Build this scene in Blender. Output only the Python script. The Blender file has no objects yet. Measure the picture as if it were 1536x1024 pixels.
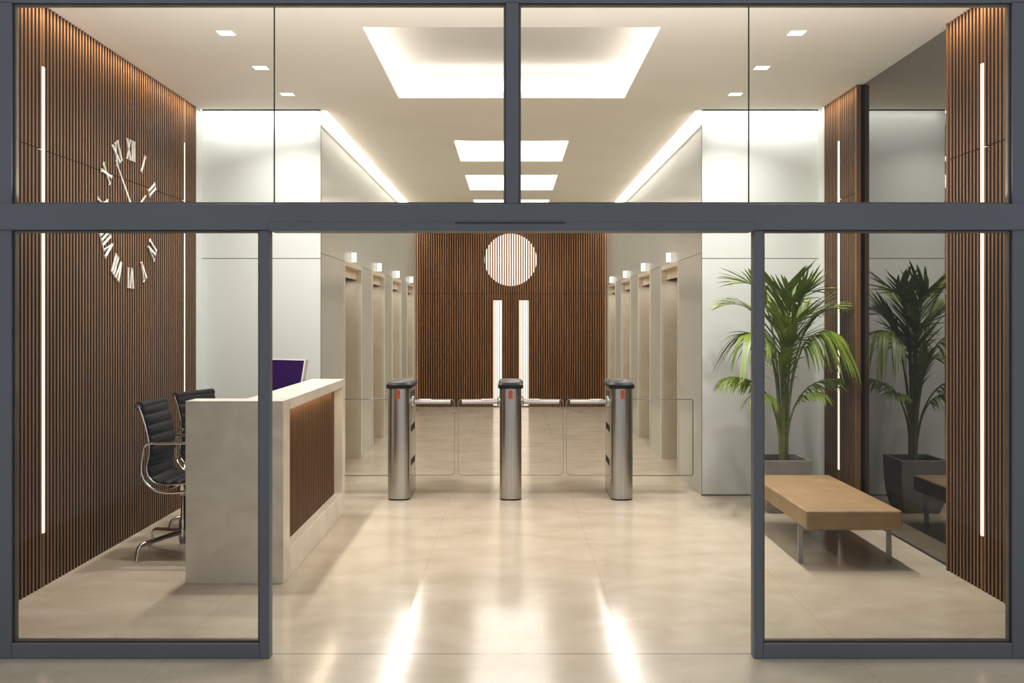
import bpy, bmesh, math, random
from mathutils import Vector, Matrix
random.seed(7)
PI = math.pi
sc = bpy.context.scene
COL = sc.collection
F = 1400.0            # focal length in pixels of the 1536 px wide frame
EYE = 1.55
HC = 3.36             # ceiling height
XL, XR = -2.70, 2.68  # faces of the two long slatted walls
XC = 1.665            # half width of the lift corridor
YF = 8.15             # white glass walls either side of the corridor
YB = 16.30            # back wall
YE, YE2 = 4.247, 4.306  # entrance screen front and back

# ------------------------------------------------------------------ materials
def newmat(name):
    m = bpy.data.materials.new(name); m.use_nodes = True
    nt = m.node_tree
    return m, nt, nt.nodes['Principled BSDF']

def L(nt, a, ao, b, bi): nt.links.new(a.outputs[ao], b.inputs[bi])

def coords(nt, scale=(1, 1, 1)):
    tc = nt.nodes.new('ShaderNodeNewGeometry'); mp = nt.nodes.new('ShaderNodeMapping')
    mp.inputs['Scale'].default_value = scale
    L(nt, tc, 'Position', mp, 'Vector'); return mp

def mat_noise(name, c1, c2, scale=(1, 1, 1), nscale=3, detail=4, rough=.5, metal=0.0, spec=.5, lo=.35, hi=.65, dist=0.0, bump=0.0, coat=0.0):
    m, nt, b = newmat(name)
    mp = coords(nt, scale)
    n = nt.nodes.new('ShaderNodeTexNoise'); n.inputs['Scale'].default_value = nscale
    n.inputs['Detail'].default_value = detail; n.inputs['Distortion'].default_value = dist
    L(nt, mp, 'Vector', n, 'Vector')
    r = nt.nodes.new('ShaderNodeValToRGB')
    r.color_ramp.elements[0].position = lo; r.color_ramp.elements[0].color = (*c1, 1)
    r.color_ramp.elements[1].position = hi; r.color_ramp.elements[1].color = (*c2, 1)
    L(nt, n, 'Fac', r, 'Fac'); L(nt, r, 'Color', b, 'Base Color')
    b.inputs['Roughness'].default_value = rough; b.inputs['Metallic'].default_value = metal
    b.inputs['Specular IOR Level'].default_value = spec
    b.inputs['Coat Weight'].default_value = coat
    if bump:
        bp = nt.nodes.new('ShaderNodeBump'); bp.inputs['Strength'].default_value = bump
        L(nt, n, 'Fac', bp, 'Height'); L(nt, bp, 'Normal', b, 'Normal')
    return m

def mat_emit(name, col, s):
    m, nt, b = newmat(name)
    b.inputs['Base Color'].default_value = (*col, 1)
    b.inputs['Emission Color'].default_value = (*col, 1)
    b.inputs['Emission Strength'].default_value = s
    return m

def mat_floor():
    m, nt, b = newmat('beige_marble_floor')
    mp = coords(nt, (1, 1.6, 1))
    n = nt.nodes.new('ShaderNodeTexNoise'); n.inputs['Scale'].default_value = 2.2
    n.inputs['Detail'].default_value = 7; n.inputs['Roughness'].default_value = .55; n.inputs['Distortion'].default_value = .5
    L(nt, mp, 'Vector', n, 'Vector')
    r = nt.nodes.new('ShaderNodeValToRGB')
    e = r.color_ramp.elements
    e[0].position = .25; e[0].color = (.40, .338, .25, 1)
    e[1].position = .75; e[1].color = (.53, .462, .365, 1)
    k = e.new(.5); k.color = (.47, .402, .308, 1)
    L(nt, n, 'Fac', r, 'Fac')
    # joints: a few thin dark lines
    g = nt.nodes.new('ShaderNodeNewGeometry'); sx = nt.nodes.new('ShaderNodeSeparateXYZ')
    L(nt, g, 'Position', sx, 'Vector')
    def mth(op, a=None, b2=None, va=None, vb=None):
        q = nt.nodes.new('ShaderNodeMath'); q.operation = op
        if a is not None: nt.links.new(a, q.inputs[0])
        elif va is not None: q.inputs[0].default_value = va
        if b2 is not None: nt.links.new(b2, q.inputs[1])
        elif vb is not None: q.inputs[1].default_value = vb
        return q.outputs[0]
    ax = mth('ABSOLUTE', sx.outputs['X'])
    s = None
    for x0 in (.53, 1.57, 2.61):
        d = mth('ABSOLUTE', mth('SUBTRACT', ax, vb=x0)); l = mth('LESS_THAN', d, vb=.0017)
        s = l if s is None else mth('MAXIMUM', s, l)
    s = mth('MULTIPLY', s, vb=.28)
    d = mth('ABSOLUTE', mth('SUBTRACT', sx.outputs['Y'], vb=4.312)); l = mth('LESS_THAN', d, vb=.004)
    s = mth('MAXIMUM', s, mth('MULTIPLY', l, vb=.85))
    mx = nt.nodes.new('ShaderNodeMix'); mx.data_type = 'RGBA'
    nt.links.new(s, mx.inputs['Factor']); nt.links.new(r.outputs['Color'], mx.inputs[6]); mx.inputs[7].default_value = (.07, .06, .05, 1)
    nt.links.new(mx.outputs[2], b.inputs['Base Color'])
    n2 = nt.nodes.new('ShaderNodeTexNoise'); n2.inputs['Scale'].default_value = 1.3; n2.inputs['Detail'].default_value = 2
    L(nt, mp, 'Vector', n2, 'Vector')
    mr = nt.nodes.new('ShaderNodeMapRange'); mr.inputs['To Min'].default_value = .13; mr.inputs['To Max'].default_value = .19
    L(nt, n2, 'Fac', mr, 'Value'); L(nt, mr, 'Result', b, 'Roughness')
    b.inputs['Specular IOR Level'].default_value = .62
    return m

def mat_wood(name, c1, c2, rough=.42):
    m, nt, b = newmat(name)
    mp = coords(nt, (30, 30, 1.1))
    n = nt.nodes.new('ShaderNodeTexNoise'); n.inputs['Scale'].default_value = 1.6; n.inputs['Detail'].default_value = 5
    L(nt, mp, 'Vector', n, 'Vector')
    r = nt.nodes.new('ShaderNodeValToRGB')
    r.color_ramp.elements[0].position = .3; r.color_ramp.elements[0].color = (*c1, 1)
    r.color_ramp.elements[1].position = .7; r.color_ramp.elements[1].color = (*c2, 1)
    L(nt, n, 'Fac', r, 'Fac'); L(nt, r, 'Color', b, 'Base Color')
    b.inputs['Roughness'].default_value = rough; b.inputs['Specular IOR Level'].default_value = .18
    return m

def mat_glass(name, tint=(1, 1, 1), refl=1.0):
    m = bpy.data.materials.new(name); m.use_nodes = True; nt = m.node_tree
    nt.nodes.clear()
    o = nt.nodes.new('ShaderNodeOutputMaterial'); t = nt.nodes.new('ShaderNodeBsdfTransparent'); g = nt.nodes.new('ShaderNodeBsdfGlossy')
    t.inputs['Color'].default_value = (*tint, 1); g.inputs['Roughness'].default_value = .02
    f = nt.nodes.new('ShaderNodeFresnel'); f.inputs['IOR'].default_value = 1.35
    q = nt.nodes.new('ShaderNodeMath'); q.operation = 'MULTIPLY'; q.inputs[1].default_value = refl
    x = nt.nodes.new('ShaderNodeMixShader')
    L(nt, f, 'Fac', q, 0); nt.links.new(q.outputs[0], x.inputs[0]); nt.links.new(t.outputs[0], x.inputs[1]); nt.links.new(g.outputs[0], x.inputs[2])
    nt.links.new(x.outputs[0], o.inputs['Surface'])
    return m

M = {}
M['floor'] = mat_floor()
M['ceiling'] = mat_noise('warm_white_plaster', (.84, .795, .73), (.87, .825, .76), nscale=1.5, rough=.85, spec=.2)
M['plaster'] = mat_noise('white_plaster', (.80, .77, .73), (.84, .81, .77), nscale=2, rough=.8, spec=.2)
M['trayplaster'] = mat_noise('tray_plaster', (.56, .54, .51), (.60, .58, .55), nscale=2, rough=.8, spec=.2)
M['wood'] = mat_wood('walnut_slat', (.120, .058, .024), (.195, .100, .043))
M['woodside'] = mat_wood('shaded_slat_side', (.030, .013, .006), (.050, .022, .010), .6)  # slat sides toned dark, putting the shade of the gaps into colour
M['woodback'] = mat_wood('dark_walnut_backing', (.028, .011, .005), (.045, .018, .008), .6)
M['panelglass'] = mat_noise('white_back_painted_glass', (.56, .595, .575), (.60, .63, .605), nscale=.5, rough=.22, spec=.75, detail=1)
M['corrglass'] = mat_noise('corridor_back_painted_glass', (.53, .565, .515), (.57, .605, .56), nscale=.6, rough=.2, spec=.7, detail=1)
M['joint'] = mat_noise('dark_glass_joint', (.08, .08, .075), (.12, .12, .11), nscale=5, rough=.6)
M['mirror'] = mat_noise('dark_tinted_mirror', (.235, .225, .215), (.245, .235, .225), nscale=1, rough=.015, metal=1.0)
M['frame'] = mat_noise('blue_grey_aluminium', (.108, .116, .134), (.118, .127, .146), nscale=1.2, rough=.5, metal=.0, spec=.4)
M['gasket'] = mat_noise('black_rubber', (.012, .012, .013), (.02, .02, .02), nscale=20, rough=.6)
M['bead'] = mat_noise('bronze_glazing_bead', (.12, .105, .09), (.15, .13, .11), nscale=10, rough=.4, metal=.4)
M['glass'] = mat_glass('clear_window_glass', (.985, .99, .985), .6)
M['gateglass'] = mat_glass('clear_gate_glass', (.985, .988, .98), .8)
M['glassedge'] = mat_noise('dark_glass_edge', (.05, .055, .05), (.08, .085, .08), nscale=10, rough=.2)
M['glassedge_light'] = mat_noise('pale_glass_edge', (.28, .29, .26), (.38, .38, .35), nscale=10, rough=.2)
M['traver'] = mat_noise('beige_travertine', (.62, .53, .40), (.71, .62, .49), scale=(1, 1, 1.3), nscale=2.2, detail=6, rough=.35, dist=.6)
M['travlight'] = mat_noise('pale_travertine_trim', (.66, .59, .47), (.72, .65, .53), nscale=3, rough=.35)
M['deskstone'] = mat_noise('warm_grey_marble', (.54, .47, .375), (.70, .625, .515), scale=(1, 1, 1.4), nscale=3.2, detail=7, rough=.35, dist=1.0, lo=.3, hi=.72)
M['desktop'] = mat_noise('cream_marble_top', (.66, .60, .50), (.74, .68, .58), nscale=3, detail=6, rough=.2, dist=.8)
M['steel'] = mat_noise('brushed_steel', (.42, .40, .375), (.50, .48, .45), scale=(40, 40, .6), nscale=2, rough=.24, metal=1.0)
M['benchsteel'] = mat_noise('satin_steel', (.30, .30, .30), (.34, .34, .34), nscale=3, rough=.35, metal=.8)
M['armsteel'] = mat_noise('satin_arm_steel', (.50, .49, .47), (.55, .54, .52), nscale=3, rough=.32, metal=.7)
M['chrome'] = mat_noise('polished_chrome', (.68, .66, .63), (.72, .70, .67), nscale=2, rough=.13, metal=1.0)
M['cap'] = mat_noise('black_gloss_plastic', (.010, .010, .011), (.016, .016, .017), nscale=8, rough=.4, spec=.2)
M['red'] = mat_emit('orange_red_indicator', (.33, .045, .012), .05)
M['black'] = mat_noise('black_recess', (.008, .008, .008), (.015, .014, .013), nscale=6, rough=.6, spec=.08)
M['leather'] = mat_noise('black_leather', (.006, .0055, .005), (.011, .010, .009), nscale=30, rough=.5, spec=.07, bump=.03)
M['tan'] = mat_noise('tan_leather', (.235, .150, .072), (.30, .192, .095), nscale=6, detail=5, rough=.5, bump=.05)
M['pot'] = mat_noise('grey_concrete', (.20, .18, .165), (.25, .23, .21), nscale=6, rough=.6)
M['soil'] = mat_noise('dark_soil', (.02, .014, .01), (.05, .035, .025), nscale=30, rough=.95, bump=.6)
M['leaf'] = mat_noise('palm_leaf_green', (.085, .140, .008), (.175, .25, .020), nscale=5, rough=.42)
M['stem'] = mat_noise('palm_stem_green', (.075, .115, .02), (.16, .17, .045), scale=(1, 1, 6), nscale=5, rough=.5)
M['silver'] = mat_noise('silver_numeral', (.74, .72, .68), (.78, .76, .72), nscale=4, rough=.4, metal=0)
M['monitorshell'] = mat_noise('silver_grey_plastic', (.36, .35, .34), (.40, .39, .38), nscale=6, rough=.4, metal=.3)
M['bezel'] = mat_noise('pale_bezel', (.62, .60, .62), (.66, .64, .66), nscale=6, rough=.4)
M['screen'] = mat_emit('purple_screen', (.012, .001, .038), .5)
M['led'] = mat_emit('warm_led', (1.0, .72, .58), 1.12)
M['disc'] = mat_emit('glowing_disc', (1.0, .84, .74), .88)
M['doorled'] = mat_emit('door_light_panel', (1.0, .87, .76), .66)
M['sign'] = mat_emit('white_sign_face', (1.0, .93, .95), .55)
M['signrim'] = mat_noise('grey_sign_rim', (.42, .42, .42), (.48, .48, .48), nscale=6, rough=.4)
M['diffuser'] = mat_emit('downlight_diffuser', (1.0, .96, .9), 2.0)
M['covelight'] = mat_emit('cove_profile_glow', (1.0, .95, .88), .7)
M['strip'] = mat_emit('cove_led_strip', (1.0, .93, .84), 3.0)

# ------------------------------------------------------------------ geometry helpers
class MB:
    def __init__(s): s.v = []; s.f = []; s.mi = []
    def add(s, vs, fs, mi=0):
        n = len(s.v); s.v += [tuple(v) for v in vs]; s.f += [tuple(i + n for i in f) for f in fs]; s.mi += [mi] * len(fs)
        return s
    def box(s, x0, x1, y0, y1, z0, z1, mi=0, mat=None):
        vs = [Vector((x, y, z)) for z in (z0, z1) for y in (y0, y1) for x in (x0, x1)]
        if mat is not None: vs = [mat @ v for v in vs]
        return s.add(vs, [(0, 2, 3, 1), (4, 5, 7, 6), (0, 1, 5, 4), (2, 6, 7, 3), (0, 4, 6, 2), (1, 3, 7, 5)], mi)
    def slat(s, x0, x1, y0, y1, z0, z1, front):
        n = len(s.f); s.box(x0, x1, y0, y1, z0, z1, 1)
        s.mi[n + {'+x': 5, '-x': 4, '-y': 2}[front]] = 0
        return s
    def prism(s, pts, lo, hi, axis='z', mat=None, mi=0):
        n = len(pts)
        def mk(p, t):
            v = {'z': (p[0], p[1], t), 'y': (p[0], t, p[1]), 'x': (t, p[0], p[1])}[axis]
            v = Vector(v); return mat @ v if mat is not None else v
        vs = [mk(p, lo) for p in pts] + [mk(p, hi) for p in pts]
        fs = [tuple(range(n))[::-1], tuple(range(n, 2 * n))] + [(i, (i + 1) % n, n + (i + 1) % n, n + i) for i in range(n)]
        return s.add(vs, fs, mi)
    def tube(s, path, r, n=10, closed=False, caps=True, flat=1.0, mi=0):
        P = [Vector(p) for p in path]; m = len(P)
        rr = r if isinstance(r, (list, tuple)) else [r] * m
        T = []
        for i in range(m):
            a = P[(i - 1) % m] if (closed or i > 0) else P[i]; b = P[(i + 1) % m] if (closed or i < m - 1) else P[i]
            T.append((b - a).normalized())
        up = Vector((0, 0, 1)) if abs(T[0].z) < .9 else Vector((0, 1, 0))
        N = (up - T[0] * up.dot(T[0])).normalized(); vs = []
        for i in range(m):
            N = (N - T[i] * N.dot(T[i])).normalized(); B = T[i].cross(N)
            for k in range(n):
                a = 2 * PI * k / n
                vs.append(P[i] + N * math.cos(a) * rr[i] + B * math.sin(a) * rr[i] * flat)
        fs = []
        for i in range(m if closed else m - 1):
            j = (i + 1) % m
            for k in range(n): fs.append((i * n + k, i * n + (k + 1) % n, j * n + (k + 1) % n, j * n + k))
        if not closed and caps: fs += [tuple(range(n))[::-1], tuple((m - 1) * n + k for k in range(n))]
        return s.add(vs, fs, mi)
    def build(s, name, mats, parent=None, smooth=False, bevel=0, seg=2):
        me = bpy.data.meshes.new(name); me.from_pydata(s.v, [], s.f)
        for m in (mats if isinstance(mats, (list, tuple)) else [mats]): me.materials.append(m)
        for p, i in zip(me.polygons, s.mi): p.material_index = i
        bm = bmesh.new(); bm.from_mesh(me); bmesh.ops.recalc_face_normals(bm, faces=bm.faces); bm.to_mesh(me); bm.free()
        if smooth:
            for p in me.polygons: p.use_smooth = True
            try: me.set_sharp_from_angle(angle=math.radians(40))
            except Exception: pass
        o = bpy.data.objects.new(name, me); COL.objects.link(o)
        if parent is not None: o.parent = parent
        if bevel:
            b = o.modifiers.new('Bevel', 'BEVEL'); b.width = bevel; b.segments = seg; b.limit_method = 'ANGLE'
        return o

def rnd_path(pts, r, seg=6, closed=False):
    """polyline with rounded corners"""
    P = [Vector(p) for p in pts]; out = []; n = len(P)
    for i in range(n):
        if not closed and i in (0, n - 1): out.append(P[i]); continue
        a, b, c = P[(i - 1) % n], P[i], P[(i + 1) % n]
        rr = r[i] if isinstance(r, (list, tuple)) else r
        d1 = min(rr, (a - b).length * .49); d2 = min(rr, (c - b).length * .49)
        p0 = b + (a - b).normalized() * d1; p1 = b + (c - b).normalized() * d2
        for k in range(seg + 1):
            t = k / seg; out.append(p0 * (1 - t) ** 2 + b * 2 * t * (1 - t) + p1 * t * t)
    return out

def thing(name, label, cat, loc=(0, 0, 0), rz=0, group=None):
    o = bpy.data.objects.new(name, None); COL.objects.link(o); o.empty_display_size = .1
    o.location = loc; o.rotation_euler = (0, 0, rz); o['label'] = label; o['category'] = cat
    if group: o['group'] = group
    return o
def struct(o, label=None, cat=None):
    o['kind'] = 'structure'
    if label: o['label'] = label
    if cat: o['category'] = cat
    return o
def sthing(name, label, cat, loc=(0, 0, 0)):
    return struct(thing(name, label, cat, loc))
def copy_thing(root, loc, rz, label, group=None):
    r = root.copy(); COL.objects.link(r); r.location = loc; r.rotation_euler = (0, 0, rz); r['label'] = label
    if group: r['group'] = group
    for ch in root.children:
        c = ch.copy(); COL.objects.link(c); c.parent = r
        for g in ch.children:
            d = g.copy(); COL.objects.link(d); d.parent = c
    return r

# ------------------------------------------------------------------ slatted wall builders
PITCH, SW, SD = .041, .019, .028
def slats(mb, a0, a1, z0, z1, face, axis, sgn, skip=(), seams=(2.52,), cut=None, sw=SW):
    """slats along a wall; face = coordinate of slat fronts, body goes away by sgn*SD"""
    n = int((a1 - a0) / PITCH)
    off = ((a1 - a0) - n * PITCH) / 2 + (PITCH - sw) / 2
    for i in range(n):
        a = a0 + off + i * PITCH
        if any(s0 - .002 < a + sw / 2 < s1 + .002 for s0, s1 in skip): continue
        spans = []; lo = z0
        for s in seams:
            if z0 < s < z1: spans.append((lo, s - .003)); lo = s + .003
        spans.append((lo, z1))
        for (b, t) in spans:
            f0, f1 = sorted((face, face + sgn * SD))
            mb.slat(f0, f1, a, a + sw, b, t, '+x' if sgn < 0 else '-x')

# ------------------------------------------------------------------ floor
f = MB(); f.box(-3.4, 3.4, -2.0, 16.6, -.05, 0)
struct(f.build('floor', M['floor']), 'polished beige marble floor with thin joints', 'floor')

# ------------------------------------------------------------------ ceiling with openings
coffers = [(-.925, .930, 5.81, 7.68), (-.585, .585, 9.53, 10.78), (-.585, .585, 11.81, 13.2), (-.585, .585, 14.3, 15.6)]
SLOT = .055
YM0, YM1 = 5.745, 7.235
slots = [(XL, -XC, YF - SLOT, YF), (XC, 2.70, YF - SLOT, YF),
         (-XC, -XC + SLOT, YF, YB), (XC - SLOT, XC, YF, YB)]
holes = coffers + slots   # first four are the trays
LIP = .045
xs = sorted({-2.8, 2.8} | {v for h in holes for v in h[:2]})
ys = sorted({4.27, 16.4} | {v for h in holes for v in h[2:]})
c = MB()
for i in range(len(xs) - 1):
    for j in range(len(ys) - 1):
        cx, cy = (xs[i] + xs[i + 1]) / 2, (ys[j] + ys[j + 1]) / 2
        if any(h[0] < cx < h[1] and h[2] < cy < h[3] for h in holes): continue
        if cy > YF and abs(cx) > XC: continue
        c.add([(xs[i], ys[j], HC), (xs[i + 1], ys[j], HC), (xs[i + 1], ys[j + 1], HC), (xs[i], ys[j + 1], HC)], [(0, 1, 2, 3)])
for k, h in enumerate(holes):
    top = HC + (LIP if k < 4 else .16)
    x0, x1, y0, y1 = h
    for a, b in (((x0, y0), (x1, y0)), ((x1, y0), (x1, y1)), ((x1, y1), (x0, y1)), ((x0, y1), (x0, y0))):
        c.add([(*a, HC), (*b, HC), (*b, top), (*a, top)], [(0, 1, 2, 3)])
    if k >= 4: c.add([(x0, y0, top), (x1, y0, top), (x1, y1, top), (x0, y1, top)], [(0, 1, 2, 3)])
c.box(-3.0, 3.0, 4.27, 16.5, 3.66, 3.72)   # slab above
ceil_o = struct(c.build('ceiling', M['ceiling']), 'warm white plaster ceiling with recessed light trays', 'ceiling')

def area(name, loc, sx, sy, rot, power, col=(1, .93, .84)):
    l = bpy.data.lights.new(name, 'AREA'); l.shape = 'RECTANGLE'; l.size = sx; l.size_y = sy; l.energy = power; l.color = col
    o = bpy.data.objects.new(name, l); COL.objects.link(o); o.location = loc; o.rotation_euler = rot
    return o
DOWN, UP = (0, 0, 0), (PI, 0, 0)
WARM = (1.0, .86, .68); NEUT = (1.0, .955, .90); COOL = (1.0, .975, .94)
clabels = ['large glowing recessed ceiling tray above the entrance hall',
           'first small glowing ceiling tray at the mouth of the lift corridor',
           'second small glowing ceiling tray along the lift corridor',
           'third small ceiling tray, deepest in the lift corridor, half hidden by transom']
CP = [(4.5, NEUT), (26, NEUT), (24, NEUT), (20, NEUT)]
for k, (x0, x1, y0, y1) in enumerate(coffers):
    t = thing('ceiling_light', clabels[k], 'ceiling light', ((x0 + x1) / 2, (y0 + y1) / 2, HC))
    w, d = (x1 - x0) / 2, (y1 - y0) / 2; e = .15; zt = .25 if k == 0 else .20
    m = MB()
    z0 = LIP + .001
    W, D = w + e, d + e
    m.add([(-W, -D, zt), (W, -D, zt), (W, D, zt), (-W, D, zt)], [(0, 1, 2, 3)])
    for a, b in (((-W, -D), (W, -D)), ((W, -D), (W, D)), ((W, D), (-W, D)), ((-W, D), (-W, -D))):
        m.add([(*a, z0), (*b, z0), (*b, zt), (*a, zt)], [(0, 1, 2, 3)])
    # ledge ring
    for (a0, a1, b0, b1) in ((-W, -w, -D, D), (w, W, -D, D), (-w, w, -D, -d), (-w, w, d, D)):
        m.add([(a0, b0, z0), (a1, b0, z0), (a1, b1, z0), (a0, b1, z0)], [(0, 1, 2, 3)])
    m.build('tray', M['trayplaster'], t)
    s = MB()
    for (a0, a1, b0, b1) in ((-W + .05, -W + .06, -D + .05, D - .05), (W - .06, W - .05, -D + .05, D - .05), (-w, w, -D + .05, -D + .06), (-w, w, D - .06, D - .05)):
        s.box(a0, a1, b0, b1, z0 + .001, z0 + .008)
    s.build('light_strip', M['strip'], t)
    P, colr = CP[k]; per = 2 * (2 * W + 2 * D)
    cx, cy = (x0 + x1) / 2, (y0 + y1) / 2; q = .085
    for sgn in (-1, 1):
        area('tray_lamp', (cx + sgn * (w + q), cy, HC + z0 + .012), .05, 2 * d + .1, UP, P * 2 * D / per * 2, colr)
        area('tray_lamp', (cx, cy + sgn * (d + q), HC + z0 + .012), 2 * w + .1, .05, UP, P * 2 * W / per * 2, colr)
    # soft light that leaves the tray downwards
    if k == 0:
        for sgn in (-1, 1):
            area('tray_lamp', (cx + sgn * (w - .04), cy, HC + zt - .01), .07, 2 * d, DOWN, 11, colr)
            area('tray_lamp', (cx, cy + sgn * (d - .04), HC + zt - .01), 2 * w, .07, DOWN, 11, colr)
    else:
        area('tray_lamp', (cx, cy, HC + zt - .01), 2 * w * .95, 2 * d * .95, DOWN, (0, 24, 30, 36)[k], colr)

# slot lamps, tilted towards the wall they wash
TILT = math.radians(14)
def washer(name, x, y, length, power, col, axis, sgn):
    """axis: the direction the strip runs along; sgn: which way the wall lies"""
    if axis == 'y': area(name, (x, y, HC + .035), .03, length, (0, -sgn * TILT, 0), power, col)
    else: area(name, (x, y, HC + .035), length, .03, (sgn * TILT, 0, 0), power, col)
WOODC = (1.0, .81, .59)
def louvred(x, y, length, power, col, axis, sgn, tilt=24):
    """flush louvred washer strip: its beam only reaches the wall and the floor in front of it"""
    if axis == 'y': o = area('louvred_washer', (x, y, HC - .003), .02, length, (0, -sgn * math.radians(tilt), 0), power, col)
    else: o = area('louvred_washer', (x, y, HC - .003), length, .02, (sgn * math.radians(tilt), 0, 0), power, col)
    o.data.spread = math.radians(115)
for x, y, ln, k, sg in ((XL + .042, 6.16, 3.6, 1, -1), (XR - .042, (4.33 + YM0) / 2, YM0 - 4.36, .39, 1), (XR - .042, (YM1 + 8.0) / 2, .72, .2, 1)):
    louvred(x - sg * .045, y, ln, 17 * k, WOODC, 'y', sg, 36)
for sx in (-1, 1):
    washer('wall_washer', sx * (XC + 2.70) / 2, YF - .045, 1.0, 1.4, COOL, 'x', 1)
    louvred(sx * (XC + 2.70) / 2, YF - .13, 1.0, 4.2, COOL, 'x', 1, 30)
    area('cove_lamp', (sx * (XC - .03), (YF + YB) / 2, HC + .03), .035, YB - YF - .1, (0, sx * math.radians(8), 0), 66, (1, .96, .91))

# added uplight strip, unseen on top of the transom, to brighten the ceiling
ul = thing('fill_strip', 'added fill light profile, unseen on top of the transom beam', 'light', (0, YE2 + .012, EYE + (477 - 306) * YE / F), 0)
um = MB(); um.box(-2.5, 2.5, -.012, .014, 0, .012); um.build('housing', M['frame'], ul)
area('fill_uplight', (0, YE2 + .014, EYE + (477 - 306) * YE / F + .02), 5.0, .02, (PI + math.radians(-22), 0, 0), 58, NEUT)

# downlights
dl = None
dlab = {(-1, 0): 'square downlight nearest the entrance, left of the big tray', (-1, 1): 'middle square downlight left of the big ceiling tray', (-1, 2): 'square downlight left of the big tray, nearest the white wall',
        (1, 0): 'square downlight nearest the entrance, right of the big tray', (1, 1): 'middle square downlight right of the big ceiling tray', (1, 2): 'square downlight right of the big tray, nearest the white wall'}
for (sx, k), lab in dlab.items():
    x, y = sx * 1.81, (5.92, 6.745, 7.54)[k]
    if dl is None:
        dl = thing('downlight', lab, 'ceiling light', (x, y, HC), 0, 'square recessed downlights')
        m = MB()
        for q in ((-.058, .058, -.058, -.050), (-.058, .058, .050, .058), (-.058, -.050, -.050, .050), (.050, .058, -.050, .050)): m.box(*q, -.003, 0)
        m.build('frame', M['plaster'], dl)
        m = MB(); m.box(-.05, .05, -.05, .05, -.0025, 0); m.build('diffuser', M['diffuser'], dl)
    else: copy_thing(dl, (x, y, HC), 0, lab)
    area('downlight_lamp', (x, y, HC - .006), .09, .09, DOWN, 20, NEUT).data.spread = math.radians(125)

# ------------------------------------------------------------------ left slatted wall
m = MB(); leds = [5.39, 7.71]
slats(m, YE2, 8.005, 0, HC, XL, 'y', -1, skip=[(y - .014, y + .014) for y in leds])
b = MB(); b.box(XL - SD - .03, XL - SD, YE2, 8.008, 0, 3.6)
wl = struct(b.build('wall_left', M['woodback']), 'tall dark walnut slatted wall behind the reception desk', 'wall')
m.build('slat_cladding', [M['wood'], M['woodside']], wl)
r = MB(); r.box(XL - SD - .03, XL - .002, 8.008, YF, 0, 3.6); struct(r.build('wall_left_return', M['panelglass']), 'narrow pale glass return beside the left slatted wall', 'wall')
# right slatted wall and mirror
for nm, y0, y1, lab in (('wall_right', YE2, YM0, 'near walnut slatted panel on the right wall'), ('wall_right_far', YM1, 8.005, 'narrow walnut slatted panel between mirror and white wall')):
    b = MB(); b.box(XR + SD, XR + SD + .04, y0, y1, 0, 3.6)
    w_ = struct(b.build(nm, M['woodback']), lab, 'wall')
    m = MB(); slats(m, y0 + (.02 if y0 == YM1 else 0), y1 - (.02 if y1 == YM0 else 0), 0, HC, XR, 'y', 1, skip=[(5.32 - .014, 5.32 + .014), (7.65 - .014, 7.65 + .014)])
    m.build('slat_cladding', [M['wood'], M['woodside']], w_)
    e = MB()
    if y0 == YM1: e.box(XR - .004, XR + .06, YM1, YM1 + .02, 0, HC)
    else: e.box(XR - .004, XR + .06, YM0 - .02, YM0, 0, HC)
    e.build('edge_board', M['wood'], w_)
r = MB(); r.box(XR + .002, XR + SD + .04, 8.008, YF, 0, 3.6); struct(r.build('wall_right_return', M['panelglass']), 'narrow pale glass return beside the right slatted panel', 'wall')
mr = thing('wall_mirror', 'tall dark tinted mirror panel set between two slatted wall panels', 'mirror', (XR + .045, (YM0 + YM1) / 2, 0))
hw = (YM1 - YM0) / 2
MX = .0
m = MB(); m.box(MX, MX + .02, -hw + .001, hw - .001, .012, HC - .001); m.build('mirror_glass', M['mirror'], mr)
m = MB(); m.box(MX - .004, MX + .02, -hw + .001, hw - .001, 0, .012); m.build('bottom_channel', M['gasket'], mr)
b = MB(); b.box(XR + .068, XR + .12, YE2, YF, 0, 3.6); struct(b.build('wall_right_backing', M['plaster']), 'plaster wall behind the right cladding', 'wall')
# vertical LED lines
wlabs = [('left slatted wall, nearest the entrance', XL, 5.39), ('left slatted wall, beside the far reception chair', XL, 7.71),
         ('right slatted panel nearest the entrance', XR, 5.32), ('narrow slatted panel beside the palm', XR, 7.65)]
for lab, x, y in wlabs:
    s = -1 if x < 0 else 1
    t = thing('wall_light', 'thin vertical warm light line in the ' + lab, 'wall light', (x, y, .31), 0, 'vertical light lines in the slatted walls')
    m = MB(); m.box(min(0, s * .027), max(0, s * .027), -.0125, .0125, 0, 2.69); m.build('diffuser', M['led'], t)
    for z0, z1 in ((-.31, 0), (2.69, HC - .31)):
        m = MB(); m.box(min(0, s * .027), max(0, s * .027), -.0125, .0125, z0, z1); m.build('blank_slat', M['wood'], t)

# ------------------------------------------------------------------ white glass walls flanking the corridor
for nm, s, lab in (('wall_back_left', -1, 'white back-painted glass wall behind the reception desk'), ('wall_back_right', 1, 'white back-painted glass wall behind the palm')):
    x0, x1 = sorted((s * XC, s * 2.76))
    b = MB(); b.box(x0, x1, YF, YF + .02, .012, 2.068); b.box(x0, x1, YF, YF + .02, 2.074, 3.62)
    w_ = struct(b.build(nm, M['panelglass']), lab, 'wall')
    j = MB(); j.box(x0, x1, YF + .004, YF + .016, 2.066, 2.076); j.box(x0, x1, YF - .001, YF + .016, 0, .013)
    j.box(min(s * XC, s * (XC - .001)), max(s * XC, s * (XC - .001)) + 0, YF - .002, YF + .02, .0, 3.6)
    j.build('joint_line', M['joint'], w_)
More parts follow.
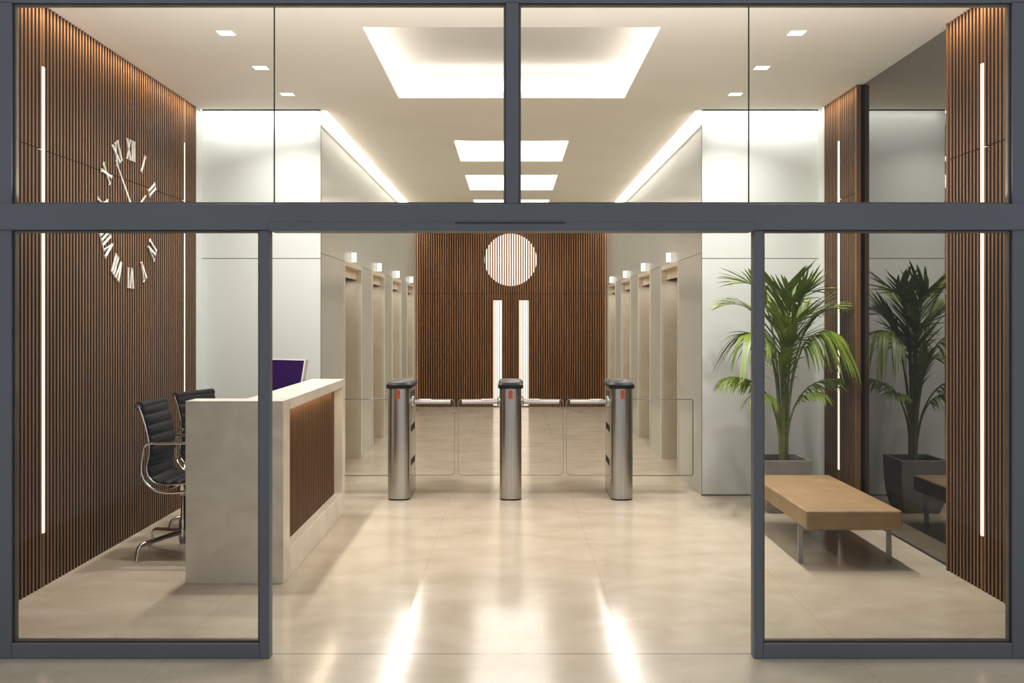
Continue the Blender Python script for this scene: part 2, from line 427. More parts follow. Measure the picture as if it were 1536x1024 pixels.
# ------------------------------------------------------------------ corridor walls with lift portals
NPORT, PW, PY0, PST = 4, .99, 9.32, 1.87
FRW = .045; PH = 2.075; DEP = .30
for nm, s, lab in (('corridor_wall_left', -1, 'left wall of the lift corridor in pale glass panels'), ('corridor_wall_right', 1, 'right wall of the lift corridor in pale glass panels')):
    b = MB()
    def bx(mb, d0, d1, y0, y1, z0, z1):
        a, c_ = sorted((s * (XC + d0), s * (XC + d1))); mb.box(a, c_, y0, y1, z0, z1)
    bx(b, 0, .02, YF + .02, YB + .05, PH + FRW + .002, 3.62)
    ye = YF + .02; js = MB()
    for k in range(NPORT):
        y0 = PY0 + k * PST - FRW
        bx(b, 0, .02, ye, y0, 0, PH + FRW - .004); 
        bx(js, .003, .015, ye, y0, PH + FRW - .005, PH + FRW + .003)
        if k: bx(js, -.001, .01, y0 - .012, y0 - .006, 0, PH + FRW)
        ye = PY0 + k * PST + PW + FRW
    bx(b, 0, .02, ye, YB + .05, 0, PH + FRW)
    w_ = struct(b.build('wall_left_corridor' if s < 0 else 'wall_right_corridor', M['corrglass']), lab, 'wall')
    js.build('joint_line', M['joint'], w_)
    cv = MB(); bx(cv, -.006, 0, YF + .0, YB, 3.24, HC + .15); cv.build('cove_board', M['covelight'], w_)
    for k in range(NPORT):
        y0 = PY0 + k * PST; y1 = y0 + PW
        order = ('first', 'second', 'third', 'fourth')[k]
        side = 'left' if s < 0 else 'right'
        d = struct(thing('door_%d' % (k + 1 + (4 if s > 0 else 0)), 'travertine framed lift doorway, %s from the entrance on the %s corridor wall' % (order, side), 'lift doorway', (s * XC, y0, 0)))
        def lb(mb, d0, d1, a0, a1, z0, z1):
            a, c_ = sorted((s * d0, s * d1)); mb.box(a, c_, a0, a1, z0, z1)
        fr = MB()
        lb(fr, -.008, .022, -FRW, 0, 0, PH + FRW); lb(fr, -.008, .022, PW, PW + FRW, 0, PH + FRW); lb(fr, -.008, .022, 0, PW, PH, PH + FRW)
        fr.build('frame', M['travlight'], d)
        jb = MB()
        lb(jb, .022, DEP, -FRW, 0, 0, PH + FRW); lb(jb, .022, DEP, PW, PW + FRW, 0, PH + FRW); lb(jb, .022, DEP, 0, PW, PH, PH + FRW)
        jb.build('jamb_lining', M['traver'], d)
        hd = MB(); lb(hd, .05, .23, 0, PW, 1.972, PH); hd.build('header', M['traver'], d)
        hb = MB(); lb(hb, .052, .29, 0.0, PW, 1.966, 1.972); hb.build('door_track', M['black'], d)
        for q in (0, 1):
            dr = MB(); lb(dr, .24, .26, q * PW / 2 + .002, (q + 1) * PW / 2 - .002, .005, 1.966); dr.build('door_leaf', M['steel'], d)
        area('lift_fill', (s * (XC + .12), (y0 + y1) / 2, 1.96), .06, .8, DOWN, 1.3, NEUT)  # added lamp under the header, brightens the doorway recess
        sl = MB(); lb(sl, .23, .295, 0, PW, 0, .005); sl.build('sill', M['steel'], d)
        sg = thing('lift_sign', 'small glowing white sign box over the %s %s lift doorway' % (order, side), 'sign', (s * XC, y0 + .39, 2.13), 0, 'lift number signs')
        g = MB(); lb(g, -.003, .003, -.014, .014, -.004, .108)
        g.build('mount', M['signrim'], sg)
        g = MB(); lb(g, -.055, -.003, -.010, .010, 0, .10); g.build('light_box', M['sign'], sg, bevel=.004)
        g = MB()
        for q in ((-.038, -.034, .025, .08), (-.018, -.014, .025, .08), (-.034, -.018, .076, .08), (-.034, -.018, .025, .029)): lb(g, q[0], q[1], -.0115, -.010, q[2], q[3])
        g.build('marking', M['signrim'], sg)
# ------------------------------------------------------------------ back wall
circ_x, circ_z, circ_r = -.012, 2.57, .457
SE = 1.982
m = MB()
BW = XC
SW = .0225
n = int(2 * BW / PITCH)
dbar = [(-.312, -.158), (.138, .302)]
x = -n * PITCH / 2
doorm = {0: MB(), 1: MB()}
for i in range(n):
    a = x + i * PITCH + (PITCH - SW) / 2; am = a + SW / 2
    seg = [(0.0, SE - .004), (SE + .004, 3.5)]
    isdoor = abs(am) < .95
    for (z0, z1) in seg:
        if z1 < 2 and isdoor:
            dm = doorm[0 if am < 0 else 1]
            inbar = any(p - .004 < am < q + .004 for p, q in dbar)
            if inbar: dm.box(a + .007, a + SW - .007, YB - .006, YB + SD, .0, 1.86); dm.slat(a, a + SW, YB, YB + SD, 1.86, z1, '-y')
            else: dm.slat(a, a + SW, YB, YB + SD, z0, z1, '-y')
        else:
            m.slat(a, a + SW, YB, YB + SD, z0, z1, '-y')
b = MB(); b.box(-XC - .1, XC + .1, YB + SD, YB + SD + .05, 0, 3.62)
wb = struct(b.build('wall_back', M['woodback']), 'walnut slatted end wall of the lift corridor', 'wall')
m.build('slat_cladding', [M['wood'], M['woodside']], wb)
for q, s in ((0, -1), (1, 1)):
    d = struct(thing('door_%d' % (9 + q), '%s leaf of the slatted walnut double door under the glowing disc' % ('left', 'right')[q], 'door', (0, 0, 0)))
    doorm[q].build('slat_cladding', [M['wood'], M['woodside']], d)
    p, r_ = dbar[q]
    g = MB(); g.box(p, r_, YB + .006, YB + SD - .001, .02, 1.86); g.build('light_panel', M['doorled'], d)
g = MB(); g.box(-.004, .004, YB - .001, YB + SD, 0, SE - .004); g.build('door_gap', M['black'], wb)
t = thing('disc_lamp', 'large round glowing disc behind wooden slats above the double door', 'wall light', (circ_x, YB + SD - .001, circ_z))
g = MB(); pts = [(circ_r * math.cos(2 * PI * k / 64), circ_r * math.sin(2 * PI * k / 64)) for k in range(64)]
g.prism(pts, -.014, 0, 'y'); g.build('glowing_disc', M['disc'], t)
# lamps at the sides of the back wall
for s in (-1, 1):
    area('side_washer', (s * (XC - .02), YB - .03, 1.75), .03, 3.2, (PI / 2, 0, 0), .9, (1, .7, .45))

# ------------------------------------------------------------------ entrance screen (fixed glazing)
PX = YE / F
def fx(px): return (px - 767) * PX
def fz(py): return EYE + (477 - py) * PX
def trim(n, x0, x1, z0, z1, lab, y0=YE, y1=YE2, bev=.004):
    m = MB(); m.box(x0, x1, y0, y1, z0, z1); o = m.build('trim_%d' % n, M['frame'], bevel=bev)
    return struct(o, lab, 'frame member')
ZT, ZB = fz(306), fz(345)
XLo, XRo = -3.3, 3.3
trim(1, XLo, XRo, ZB, ZT, 'wide grey aluminium transom beam crossing the whole entrance', YE - .01, YE2 + .03)
trim(2, fx(759), fx(778), ZT, fz(3.5), 'slim vertical grey mullion above the transom', YE, YE2)
trim(3, XLo, XRo, fz(3.5), 3.75, 'grey head rail along the top of the glazing')
trim(4, XLo, fx(17), 0, fz(3.5), 'outer grey post at the left end of the entrance')
trim(5, fx(1519), XRo, 0, fz(3.5), 'outer grey post at the right end of the entrance')
trim(6, fx(389), fx(404), 0, ZB, 'grey post left of the open doorway')
trim(7, fx(1131), fx(1145), 0, ZB, 'grey post right of the open doorway')
trim(8, fx(17), fx(389), 0, fz(965), 'grey bottom rail under the left fixed pane')
trim(9, fx(1145), fx(1519), 0, fz(965), 'grey bottom rail under the right fixed pane')
# sliding door track under the transom
m = MB(); m.box(fx(404), fx(1131), YE - .016, YE2 + .05, fz(346.5), fz(334)); t = m.build('trim_10', M['frame'], bevel=.003)
struct(t, 'grey sliding door header over the open doorway', 'frame member')
m = MB(); m.box(fx(683), fx(848), YE - .0185, YE - .016, fz(335.5), fz(333.5)); m.build('sensor_slot', M['gasket'], t)
# panes
def pane(n, px0, px1, py0, py1, lab, splits=()):
    x0, x1, z1, z0 = fx(px0), fx(px1), fz(py0), fz(py1)
    t = struct(thing('window_%d' % n, lab, 'window', ((x0 + x1) / 2, YE + .03, z0)))
    cx = (x0 + x1) / 2; a, b_ = x0 - cx, x1 - cx; h = z1 - z0
    g = MB(); q = .003
    for (u0, u1, v0, v1) in ((a, b_, 0, q), (a, b_, h - q, h), (a, a + q, q, h - q), (b_ - q, b_, q, h - q)): g.box(u0, u1, -.016, .014, v0, v1)
    g.build('gasket', M['gasket'], t)
    g = MB(); w = .011
    for (u0, u1, v0, v1) in ((a + q, b_ - q, q, w), (a + q, b_ - q, h - w, h - q), (a + q, a + w, w, h - w), (b_ - w, b_ - q, w, h - w)): g.box(u0, u1, -.012, .012, v0, v1)
    g.build('glazing_bead', M['bead'], t)
    edges = [a + .006] + [fx(p) - cx for p in splits] + [b_ - .006]
    for i in range(len(edges) - 1):
        g = MB(); g.box(edges[i] + .0015, edges[i + 1] - .0015, -.003, .003, .006, h - .006); g.build('pane', M['glass'], t)
    for p in splits:
        g = MB(); u = fx(p) - cx; g.box(u - .0025, u + .0025, -.004, .004, .004, h - .004); g.build('glass_joint', M['gasket'], t)
pane(1, 17, 759, 3.5, 306, 'upper left glazing of the entrance above the transom', (409,))
pane(2, 778, 1519, 3.5, 306, 'upper right glazing of the entrance above the transom', (1125.5,))
pane(3, 17, 389, 345, 965, 'left fixed full height pane beside the doorway')
pane(4, 1145, 1519, 345, 965, 'right fixed full height pane beside the doorway')

# ------------------------------------------------------------------ wall clock
CY, CZ = 6.60, 2.285
ck = thing('wall_clock', 'large silver roman numeral clock with two hands on the left slatted wall', 'clock', (XL, CY, CZ))
def glyph_strokes(txt):
    w = {'I': .035, 'V': .082, 'X': .088}; th = .0115; H = .145
    tot = sum(w[c_] for c_ in txt) ; u = -tot / 2; out = []
    for c_ in txt:
        ww = w[c_]; a = u + .006; b_ = u + ww - .006; mid = (a + b_) / 2
        if c_ == 'I': out += [((mid, -H / 2), (mid, H / 2), th), ((mid - .013, -H / 2 + .003), (mid + .013, -H / 2 + .003), .005), ((mid - .013, H / 2 - .003), (mid + .013, H / 2 - .003), .005)]
        if c_ == 'V': out += [((a + .010, H / 2), (mid, -H / 2), th + .003), ((b_ - .010, H / 2), (mid, -H / 2), .006), ((a - .003, H / 2 - .003), (a + .023, H / 2 - .003), .005), ((b_ - .023, H / 2 - .003), (b_ + .003, H / 2 - .003), .005)]
        if c_ == 'X': out += [((a + .010, H / 2), (b_ - .010, -H / 2), th + .003), ((b_ - .010, H / 2), (a + .010, -H / 2), .006)] + [((q - .013, z), (q + .013, z), .005) for q in (a + .010, b_ - .010) for z in (-H / 2 + .003, H / 2 - .003)]
        u += ww
    return out
def stroke(mb, p0, p1, w0, w1, ang, rad, d0, d1):
    # p in glyph plane: u = clockwise right, v = radial outward; view from the room: wall right = +Y
    P0, P1 = Vector(p0), Vector(p1); dd = (P1 - P0).normalized(); nn = Vector((-dd.y, dd.x))
    pts = [P0 - nn * w0, P0 + nn * w0, P1 + nn * w1, P1 - nn * w1]
    out = []
    for p in pts:
        u, v = p.x, p.y + rad
        yy = u * math.cos(ang) + v * math.sin(ang); zz = -u * math.sin(ang) + v * math.cos(ang)
        out.append((yy, zz))
    mb.prism(out, d0, d1, 'x')
for i, txt in enumerate(['XII', 'I', 'II', 'III', 'IV', 'V', 'VI', 'VII', 'VIII', 'IX', 'X', 'XI']):
    m = MB()
    for p0, p1, th in glyph_strokes(txt): stroke(m, p0, p1, th / 2, th / 2, i * PI / 6, .452, .004, .013)
    # short stand-off pins
    m.build('numeral', M['silver'], ck)
m = MB(); stroke(m, (0, -.08), (0, .45), .010, .0025, math.radians(-43), 0, .030, .036); m.build('minute_hand', M['silver'], ck)
m = MB(); stroke(m, (0, -.07), (0, .28), .013, .0035, math.radians(55), 0, .022, .028); m.build('hour_hand', M['silver'], ck)
m = MB(); m.prism([(.022 * math.cos(k * PI / 12), .022 * math.sin(k * PI / 12)) for k in range(24)], 0, .04, 'x'); m.build('hub', M['silver'], ck)

# ------------------------------------------------------------------ reception desk
DX0, DX1, DY0, DY1, DH = -1.902, -1.330, 5.445, 7.45, 1.064
dk = thing('reception_desk', 'marble reception desk with walnut slatted front and raised ledge', 'desk', (DX0, DY0, 0))
w, l = DX1 - DX0, DY1 - DY0
m = MB(); m.box(0, w, 0, .16, 0, DH - .004); m.build('end_panel', M['deskstone'], dk, bevel=.003)
m = MB(); m.box(w - .25, w, l - .09, l, 0, DH - .062); m.build('end_panel', M['desktop'], dk, bevel=.003)
# L shaped top slab
m = MB(); m.prism([(0, 0), (w, 0), (w, l), (w - .26, l), (w - .26, .18), (0, .18)], DH - .0035, DH + .002, 'z')
m.prism([(w - .26, .165), (w, .165), (w, l), (w - .26, l)], DH - .06, DH - .0035, 'z')
m.build('ledge_top', M['desktop'], dk)
m = MB(); m.box(w - .26, w - .085, .16, l - .09, .0, DH - .06); m.build('front_panel', M['woodback'], dk)
m = MB()
n = int((l - .09 - .16) / .036)
for i in range(n):
    y = .165 + i * .036; m.slat(w - .085, w - .060, y, y + .018, .172, DH - .061, '+x')
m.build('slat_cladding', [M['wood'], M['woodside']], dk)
m = MB(); m.box(w - .085, w, .16, l - .09, 0, .172); m.build('plinth', M['desktop'], dk, bevel=.003)
m = MB(); m.box(.10, w - .26, .16, l, .70, .735); m.build('worktop', M['desktop'], dk, bevel=.003)
m = MB(); m.box(.12, w - .26, l - .05, l - .01, 0, .70); m.build('support_panel', M['deskstone'], dk)
area('ledge_fill', (DX1 - .03, (DY0 + DY1) / 2, DH - .066), .02, 1.6, DOWN, 2.6, (1, .82, .6))  # added lamp below the ledge, lifts the slatted front

# monitor
mo = thing('monitor', 'silver framed computer monitor with plain purple screen behind the desk ledge', 'monitor', (-1.83, 7.30, .735), math.radians(-26))
TL = Matrix.Translation((0, 0, .17)) @ Matrix.Rotation(math.radians(-14), 4, 'X')
m = MB(); m.box(-.20, .215, 0, .035, 0, .335, mat=TL); m.build('housing', M['monitorshell'], mo, bevel=.004)
m = MB()
for (a, b_, c_, d_) in ((-.20, .215, 0, .012), (-.20, .215, .323, .335), (-.20, -.188, .012, .323), (.203, .215, .012, .323)): m.box(a, b_, -.004, 0, c_, d_, mat=TL)
m.build('bezel', M['bezel'], mo)
m = MB(); m.box(-.188, .203, -.002, 0, .012, .323, mat=TL); m.build('screen', M['screen'], mo)
m = MB(); m.box(-.12, .08, -.05, .12, 0, .012); m.box(-.05, .0, .03, .06, .012, .25); m.build('stand', M['monitorshell'], mo, bevel=.003)

# ------------------------------------------------------------------ chairs
def make_chair():
    t = thing('office_chair', 'black ribbed leather office chair with chrome frame, nearer the entrance behind the desk', 'chair', (-2.2, 6.2, 0), 0, 'reception chairs')
    prof = [(-.185, .985), (-.165, .93), (-.135, .83), (-.118, .74), (-.122, .66), (-.135, .60), (-.125, .54), (-.085, .497), (-.02, .482), (.08, .487), (.20, .500), (.29, .505), (.335, .490)]
    # resample
    P = [Vector((a, 0, b_)) for a, b_ in prof]
    fine = []
    for i in range(len(P) - 1):
        p0 = P[max(0, i - 1)]; p1 = P[i]; p2 = P[i + 1]; p3 = P[min(len(P) - 1, i + 2)]
        for k in range(8):
            u = k / 8
            fine.append(.5 * ((2 * p1) + (p2 - p0) * u + (2 * p0 - 5 * p1 + 4 * p2 - p3) * u * u + (3 * p1 - p0 - 3 * p2 + p3) * u ** 3))
    fine.append(P[-1])
    acc = [0]
    for i in range(1, len(fine)): acc.append(acc[-1] + (fine[i] - fine[i - 1]).length)
    W = .205
    def cushion(a0, a1, name):
        vs = []; fs = []; rows = 0
        N = 110
        for i in range(N + 1):
            s_ = a0 + (a1 - a0) * i / N
            k = max(j for j in range(len(acc)) if acc[j] <= s_ + 1e-9); k = min(k, len(fine) - 2)
            u = (s_ - acc[k]) / max(1e-6, acc[k + 1] - acc[k]); p = fine[k].lerp(fine[k + 1], u); tg = (fine[k + 1] - fine[k]).normalized()
            nrm = Vector((-tg.z, 0, tg.x))  # towards the sitter
            if nrm.x < 0 and nrm.z < 0: nrm = -nrm
            th = .008 + .015 * abs(math.sin(PI * s_ / .068)) ** .55
            f_, bk = p + nrm * th, p - nrm * .007
            for q, wd in ((f_, W - .012), (p + nrm * (th * .55), W), (bk, W - .002)):
                vs += [Vector((q.x, -wd, q.z)), Vector((q.x, wd, q.z))]
            rows += 1
        for i in range(rows - 1):
            a, b_ = i * 6, (i + 1) * 6
            for (c0, c1) in ((0, 1), (1, 3), (3, 5), (5, 4), (4, 2), (2, 0)): fs.append((a + c0, a + c1, b_ + c1, b_ + c0))
        fs += [(0, 1, 3, 5, 4, 2), tuple(6 * (rows - 1) + q for q in (2, 4, 5, 3, 1, 0))]
        m = MB(); m.add(vs, fs); return m.build(name, M['leather'], t, smooth=True)
    mid = acc[8 * 6]
    cushion(.0, mid, 'backrest'); cushion(mid, acc[-1], 'seat')
    # rolled top and side ribs
    m = MB(); m.tube([(-.188, -W - .004, .985), (-.188, W + .004, .985)], .026, 16); m.build('headroll', M['leather'], t, smooth=True)
    for s_ in (-1, 1):
        m = MB(); m.tube([(-.188, s_ * (W + .004), .985), (-.188, s_ * (W + .014), .985)], .018, 16)
        m.tube([(p.x - .004, s_ * (W + .010), p.z) for p in fine[::3]], .0085, 8, flat=.8); m.build('side_rail', M['chrome'], t, smooth=True)
        yy = s_ * (W + .030)
        lp = rnd_path([(-.118, yy - s_ * .016, .745), (.24, yy, .752), (.33, yy, .60), (.27, yy, .455), (-.06, yy, .425), (-.175, yy, .53), (-.148, yy, .742), (-.100, yy - s_ * .005, .748)],
                      [.02, .07, .08, .07, .12, .09, .04, .01], 7)
        m = MB(); m.tube(lp, .0085, 8); m.build('armrest', M['chrome'], t, smooth=True)
    m = MB(); m.tube([(0.0, -W, .455), (0.0, W, .455)], .012, 8); m.tube([(.16, -W, .47), (.16, W, .47)], .012, 8); m.build('cross_bar', M['chrome'], t, smooth=True)
    m = MB(); m.tube([(.02, 0, .475), (.02, 0, .44), (.02, 0, .39), (.02, 0, .375)], [.042, .04, .030, .022], 16)
    m.tube([(.02, 0, .40), (.02, 0, .19)], .016, 14); m.tube([(.02, 0, .225), (.02, 0, .21), (.02, 0, .07), (.02, 0, .055)], [.018, .026, .028, .02], 16)
    m.build('column', M['chrome'], t, smooth=True)
    for a in (-125, 145, 55, -35):
        ca, sa = math.cos(math.radians(a)), math.sin(math.radians(a))
        m = MB(); q = rnd_path([(.02 + .02 * ca, .02 * sa, .135), (.02 + .33 * ca, .33 * sa, .105), (.02 + .345 * ca, .345 * sa, .012)], .045, 6)
        m.tube(q, [.017 - .005 * k / (len(q) - 1) for k in range(len(q))], 10)
        m.tube([(.02 + .345 * ca, .345 * sa, 0), (.02 + .345 * ca, .345 * sa, .014)], .015, 12); m.build('leg', M['chrome'], t, smooth=True)
    return t
ch = make_chair()
copy_thing(ch, (-2.19, 6.90, 0), math.radians(-20), 'black ribbed leather office chair turned slightly, behind the nearer chair', 'reception chairs')

# ------------------------------------------------------------------ turnstiles
def stadium(w, l, n=10, k=.62):
    """plan outline: flat sides, shallow rounded ends"""
    pts = []
    e = w / 2 * k
    for j in range(n + 1):
        a = PI + PI * j / n
        pts.append((w / 2 * math.copysign(abs(math.cos(a)) ** .75, math.cos(a)), e + e * math.sin(a)))
    for j in range(n + 1):
        a = PI * j / n
        pts.append((w / 2 * math.copysign(abs(math.cos(a)) ** .75, math.cos(a)), l - e + e * math.sin(a)))
    return pts
def rrect(w, h, r, n=6):
    out = []
    for cx, cz, a0 in ((w - r, r, -90), (w - r, h - r, 0), (r, h - r, 90), (r, r, 180)):
        for k in range(n + 1):
            a = math.radians(a0 + 90 * k / n); out.append((cx + r * math.cos(a), cz + r * math.sin(a)))
    return out
TW, TLn, TY = .187, .60, 7.93
def turnstile(x, lab, sides, fixed=None):
    t = thing('turnstile', lab, 'turnstile', (x, TY, 0), 0, 'steel turnstiles across the hall')
    m = MB(); m.prism(stadium(TW, TLn), .012, .950); m.build('body', M['steel'], t, smooth=True)
    m = MB(); m.prism([(a * .97, b_ * .99 + .003) for a, b_ in stadium(TW, TLn)], 0, .012); m.build('base_ring', M['black'], t, smooth=True)
    o = stadium(TW + .03, TLn + .03); m = MB()
    m.prism([(a, b_ - .015) for a, b_ in o], .950, .982)
    n = len(o); ctr = TLn / 2
    lowr = [(a, b_ - .015, .982) for a, b_ in o]; topr = [(a * .84, (b_ - .015 - ctr) * .94 + ctr, 1.000) for a, b_ in o]
    m.add(lowr + topr, [(i, (i + 1) % n, n + (i + 1) % n, n + i) for i in range(n)] + [tuple(range(n, 2 * n))])
    m.build('cap', M['cap'], t, smooth=True)
    m = MB(); m.prism([(a, b_) for a, b_ in [(q[0] - .0165, q[1] + .865) for q in rrect(.033, .072, .006)]], -.006, .03, 'y'); m.build('indicator', M['red'], t)
    m = MB(); m.box(-.010, .010, -.003, .02, .94 - .0, .95); m.box(-.0095, .0095, -.0035, .02, .925, .94); m.build('sensor', M['bezel'], t)
    for s in sides:
        for z in (.27, .565):
            m = MB(); a, b_ = sorted((s * (TW / 2 - .01), s * (TW / 2 + .0015))); m.box(a, b_, .15, .47, z, z + .055); m.build('slot', M['black'], t)
        m = MB(); a, b_ = sorted((s * (TW / 2 - .01), s * (TW / 2 + .0015))); m.box(a, b_, .15, .47, .865, .915); m.build('slot', M['steel'] if 0 else M['gasket'], t)
        # gate: glass leaf with steel arm
        y = .27; g0 = TW / 2 + .002; g1 = .485 if x == 0 or True else 0
        gt = MB(); gw = .367; h = .665
        q = [(g0 + p[0], .172 + p[1]) for p in rrect(gw, h, .035)]
        q = [(max(g0, p[0]), p[1]) for p in q]
        gt.prism([(s * p[0], p[1]) for p in q], y - .004, y + .004, 'y')
        gate = gt.build('gate', M['gateglass'], t)
        path = [(s * g0, y, .172 + h), ] + [(s * (g0 + p[0]), y, .172 + p[1]) for p in reversed(rrect(gw, h, .035)[:14])] + [(s * g0, y, .172)]
        e = MB(); e.tube(path, .0022, 6); e.build('gate_edge', M['glassedge_light'], gate)
        a = MB(); a.tube([(s * (TW / 2 - .02), y, .815), (s * (g0 + gw - .035), y, .815)], .0185, 14); a.tube([(s * (g0 + .05), y - .004, .83), (s * (g0 + .16), y - .004, .83)], .012, 10)
        a.build('arm', M['armsteel'], t, smooth=True)
        a = MB(); a.tube([(s * (TW / 2 - .01), y, .815), (s * (TW / 2 + .012), y, .815), (s * (TW / 2 + .022), y, .815)], [.055, .05, .03], 20); a.build('hinge_collar', M['steel'], t, smooth=True)
    if fixed:
        s, wd = fixed; y = .27; g0 = TW / 2 + .002; h = .67
        rr = rrect(wd, h, .018)
        q = [(s * (g0 + p[0]), .168 + p[1]) for p in rr]
        m = MB(); m.prism(q, y - .005, y + .005, 'y'); pn = m.build('fixed_panel', M['gateglass'], t)
        e = MB(); e.tube([(a, y, b_) for a, b_ in q], .0032, 6, closed=True); e.build('panel_edge', M['glassedge'], pn)
turnstile(-.962, 'steel turnstile post nearest the reception desk', (1,), (-1, .545))
turnstile(-.006, 'middle steel turnstile post with glass gates on both sides', (-1, 1))
turnstile(.945, 'steel turnstile post nearest the palm side of the hall', (-1,), (1, .555))

# ------------------------------------------------------------------ bench
bn = thing('bench', 'tan leather daybed bench on flat chrome legs in front of the mirror', 'bench', (1.815, 5.74, 0))
bw, bl, bh = .592, 1.33, .365
m = MB(); m.box(0, bw, 0, bl, bh - .118, bh)
cu = m.build('cushion', M['tan'], bn, bevel=.013, seg=4)
m = MB(); e = .010
m.tube([(e, e - .003, bh - .008), (bw - e, e - .003, bh - .008), (bw - e, bl - e, bh - .008), (e, bl - e, bh - .008)], .0045, 6, closed=True); m.build('piping', M['tan'], cu, smooth=True)
for y, nm in ((.165, 0), (bl - .2, 1)):
    m = MB(); q = .006
    m.box(.0, .032, y, y + .012, 0, bh - .119); m.build('leg', M['benchsteel'], bn, bevel=.001)
    m = MB(); m.box(bw - .032, bw, y, y + .012, 0, bh - .119); m.build('leg', M['benchsteel'], bn, bevel=.001)
    m = MB(); m.box(.032, bw - .032, y, y + .012, bh - .155, bh - .119); m.build('crossbar', M['benchsteel'], bn, bevel=.001)
m = MB()
for x in (.10, bw - .14): m.box(x, x + .04, .1, bl - .1, bh - .140, bh - .118)
m.build('rail', M['black'], bn)

# ------------------------------------------------------------------ planter with palm
PXc, PYc = 2.185, 7.55
pl = thing('planter', 'square grey concrete planter with tapered base, beside the mirror', 'planter', (PXc, PYc, 0))
a = .186; H = .425
def ring(h, z, ox=0): return [(-h, -h, z), (h, -h, z), (h, h, z), (-h, h, z)]
prof = [(.138, 0), (.156, .05), (.171, .13), (.182, .25), (a, .34), (a, H), (a - .022, H), (a - .024, H - .07)]
m = MB(); vs = []; fs = []
for h, z in prof: vs += ring(h, z)
for i in range(len(prof) - 1):
    for k in range(4): fs.append((i * 4 + k, i * 4 + (k + 1) % 4, i * 4 + 4 + (k + 1) % 4, i * 4 + 4 + k))
fs.append((0, 1, 2, 3)); m.add(vs, fs); m.build('pot', M['pot'], pl, bevel=.004)
m = MB(); h = a - .0235; m.box(-h, h, -h, h, H - .08, H - .045); m.build('soil', M['soil'], pl)

pa = thing('potted_palm', 'tall green kentia palm growing in the grey square planter', 'plant', (PXc + .015, PYc, H - .045))
XLIM = XR - (PXc + .015) - .012; YLIM = YF - PYc - .015
def clampp(v):
    v = Vector(v)
    if v.x > XLIM: v.x = XLIM - .004 * random.random()
    if v.y > YLIM: v.y = YLIM - .004 * random.random()
    return v
rng = random.Random(11)
def frond(az, base_r, z_top, reach, droop, nl=15, ll=.36, split=.45, twist=0.0, leafdrop=.35):
    """arching rachis with paired leaflets; az in radians"""
    d = Vector((math.cos(az), math.sin(az), 0)); side = Vector((-math.sin(az), math.cos(az), 0))
    b0 = Vector((base_r * math.cos(az), base_r * math.sin(az), 0.0))
    c1 = b0 + Vector((0, 0, z_top * .72))
    c2 = b0 + Vector((0, 0, z_top * 1.03)) + d * reach * .33
    c3 = b0 + Vector((0, 0, z_top - droop)) + d * reach
    def B(t): return b0 * (1 - t) ** 3 + c1 * 3 * t * (1 - t) ** 2 + c2 * 3 * t * t * (1 - t) + c3 * t ** 3
    path = [clampp(B(k / 22)) for k in range(23)]
    st = MB(); st.tube(path, [.009 * (1 - k / 22) + .0018 for k in range(23)], 6)
    so = st.build('stem', M['stem'], pa, smooth=True)
    lf = MB()
    for i in range(nl):
        t = split + (1 - split) * (i + .3) / nl
        p = B(t); tg = (B(min(1, t + .02)) - B(t - .02)).normalized()
        wdt0 = 1.0
        env = math.sin(PI * (.18 + .74 * (i + .5) / nl)) ** .7
        for s in (-1, 1):
            ln = ll * env * rng.uniform(.86, 1.1)
            fwd = .85 if i < nl - 2 else 1.5
            dr = (side * s * rng.uniform(.55, .75) + tg * fwd + Vector((0, 0, .12 + .1 * rng.random()))).normalized()
            wdt = .0108 * (.7 + .5 * env) * rng.uniform(.85, 1.25)
            sd = dr.cross(Vector((0, 0, 1)))
            if sd.length < .1: sd = side.copy()
            sd = (sd.normalized() + Vector((0, 0, .35 * s))).normalized()
            N = 6; vs = []
            for k in range(N + 1):
                u = k / N
                q = p + dr * ln * u + Vector((0, 0, -1)) * ln * leafdrop * u * u * 1.15
                ww = wdt * (math.sin(PI * min(.999, .12 + .88 * u)) ** .6) * (1 if u < 1 else 0)
                if k == N: ww = .0004
                vs += [clampp(q - sd * ww), clampp(q + Vector((0, 0, -.15 * ww))), clampp(q + sd * ww)]
            fs = []
            for k in range(N):
                for e in (0, 1): fs.append((3 * k + e, 3 * k + e + 1, 3 * k + e + 4, 3 * k + e + 3))
            lf.add(vs, fs)
    lf.build('leaflets', M['leaf'], so, smooth=True)
R = math.radians
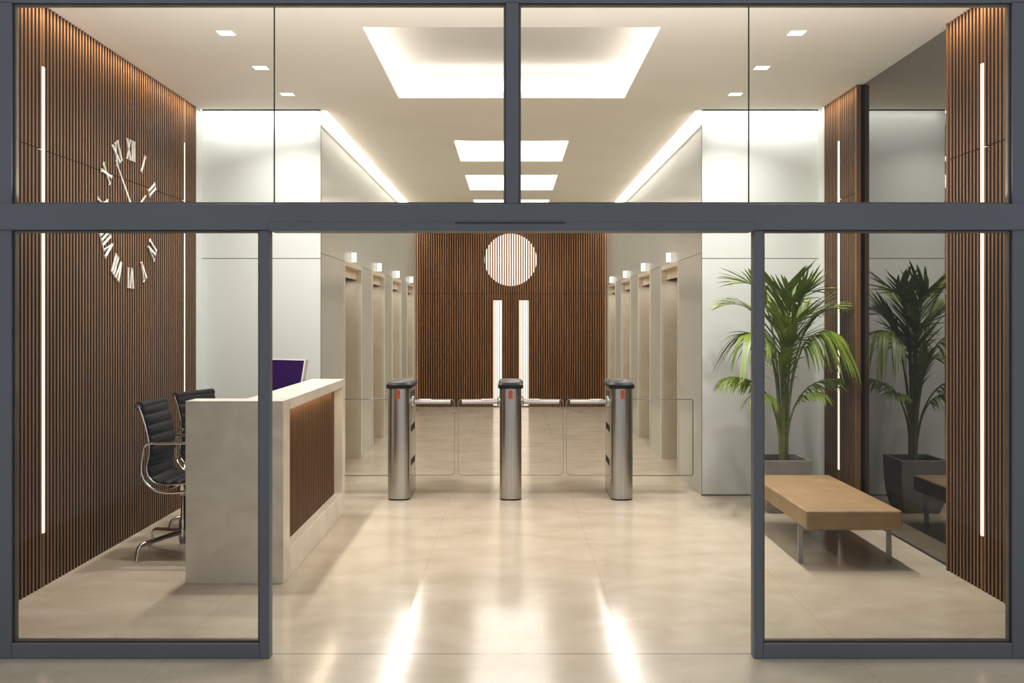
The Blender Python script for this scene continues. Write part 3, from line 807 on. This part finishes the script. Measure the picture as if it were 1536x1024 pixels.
specs = [  # az, z_top, reach, droop, n, ll, split, leafdrop
    (R(190), 1.45, .34, .0, 12, .36, .60, .15), (R(160), 1.30, .42, .02, 12, .34, .58, .25),
    (R(250), 1.38, .16, .0, 15, .44, .45, .10), (R(285), 1.30, .16, .0, 15, .46, .42, .12),
    (R(330), 1.38, .22, .0, 14, .42, .50, .12), (R(20), 1.20, .26, .0, 14, .42, .50, .12), (R(350), 1.26, .44, .02, 13, .34, .52, .30),
    (R(205), 1.12, .42, .10, 14, .40, .55, 1.1), (R(335), 1.14, .40, .10, 15, .44, .52, 1.2),
    (R(270), 1.10, .14, .0, 15, .50, .40, .15), (R(305), 1.0, .14, .0, 14, .46, .40, .15), (R(90), 1.3, .2, .0, 12, .40, .5, .15),
    (R(190), .72, .50, .03, 13, .24, .50, .8), (R(215), .62, .36, .06, 12, .24, .48, .9),
    (R(352), .70, .47, .02, 13, .24, .45, .7), (R(325), .60, .30, .03, 12, .22, .5, .6), (R(120), 1.05, .35, .05, 12, .36, .5, .4),
    (R(235), .85, .16, .0, 14, .40, .40, .3)]
for az, zt, rc, dp, nl, ll, sp, ld in specs: frond(az, .018 + .012 * rng.random(), zt, rc, dp, nl, ll, sp, 0, ld)
m = MB()
for az in (20, 140, 260): m.tube([(.016 * math.cos(R(az)), .016 * math.sin(R(az)), 0), (.014 * math.cos(R(az)), .014 * math.sin(R(az)), .25), (.012 * math.cos(R(az)), .012 * math.sin(R(az)), .55)], [.017, .015, .008], 8)
m.build('trunk', M['stem'], pa, smooth=True)

# ------------------------------------------------------------------ world, camera, view
w = bpy.data.worlds.new('evening_outside'); sc.world = w; w.use_nodes = True
bg = w.node_tree.nodes['Background']; bg.inputs['Color'].default_value = (.90, .95, 1.0, 1); bg.inputs['Strength'].default_value = .66
cam = bpy.data.cameras.new('camera'); co = bpy.data.objects.new('camera', cam); COL.objects.link(co)
co.location = (0, 0, EYE); co.rotation_euler = (PI / 2, 0, 0)
cam.sensor_width = 36; cam.sensor_fit = 'HORIZONTAL'; cam.lens = F / 1536 * 36
cam.shift_x = 1 / 1536; cam.shift_y = -35 / 1536
cam.clip_start = .05
sc.camera = co
sc.view_settings.view_transform = 'Standard'; sc.view_settings.look = 'None'; sc.view_settings.exposure = .07
sc.cycles.use_denoising = True
sc.cycles.max_bounces = 10; sc.cycles.diffuse_bounces = 8; sc.cycles.glossy_bounces = 5; sc.cycles.transparent_max_bounces = 12
sc.cycles.caustics_reflective = False; sc.cycles.caustics_refractive = False
sc.cycles.sample_clamp_indirect = 4
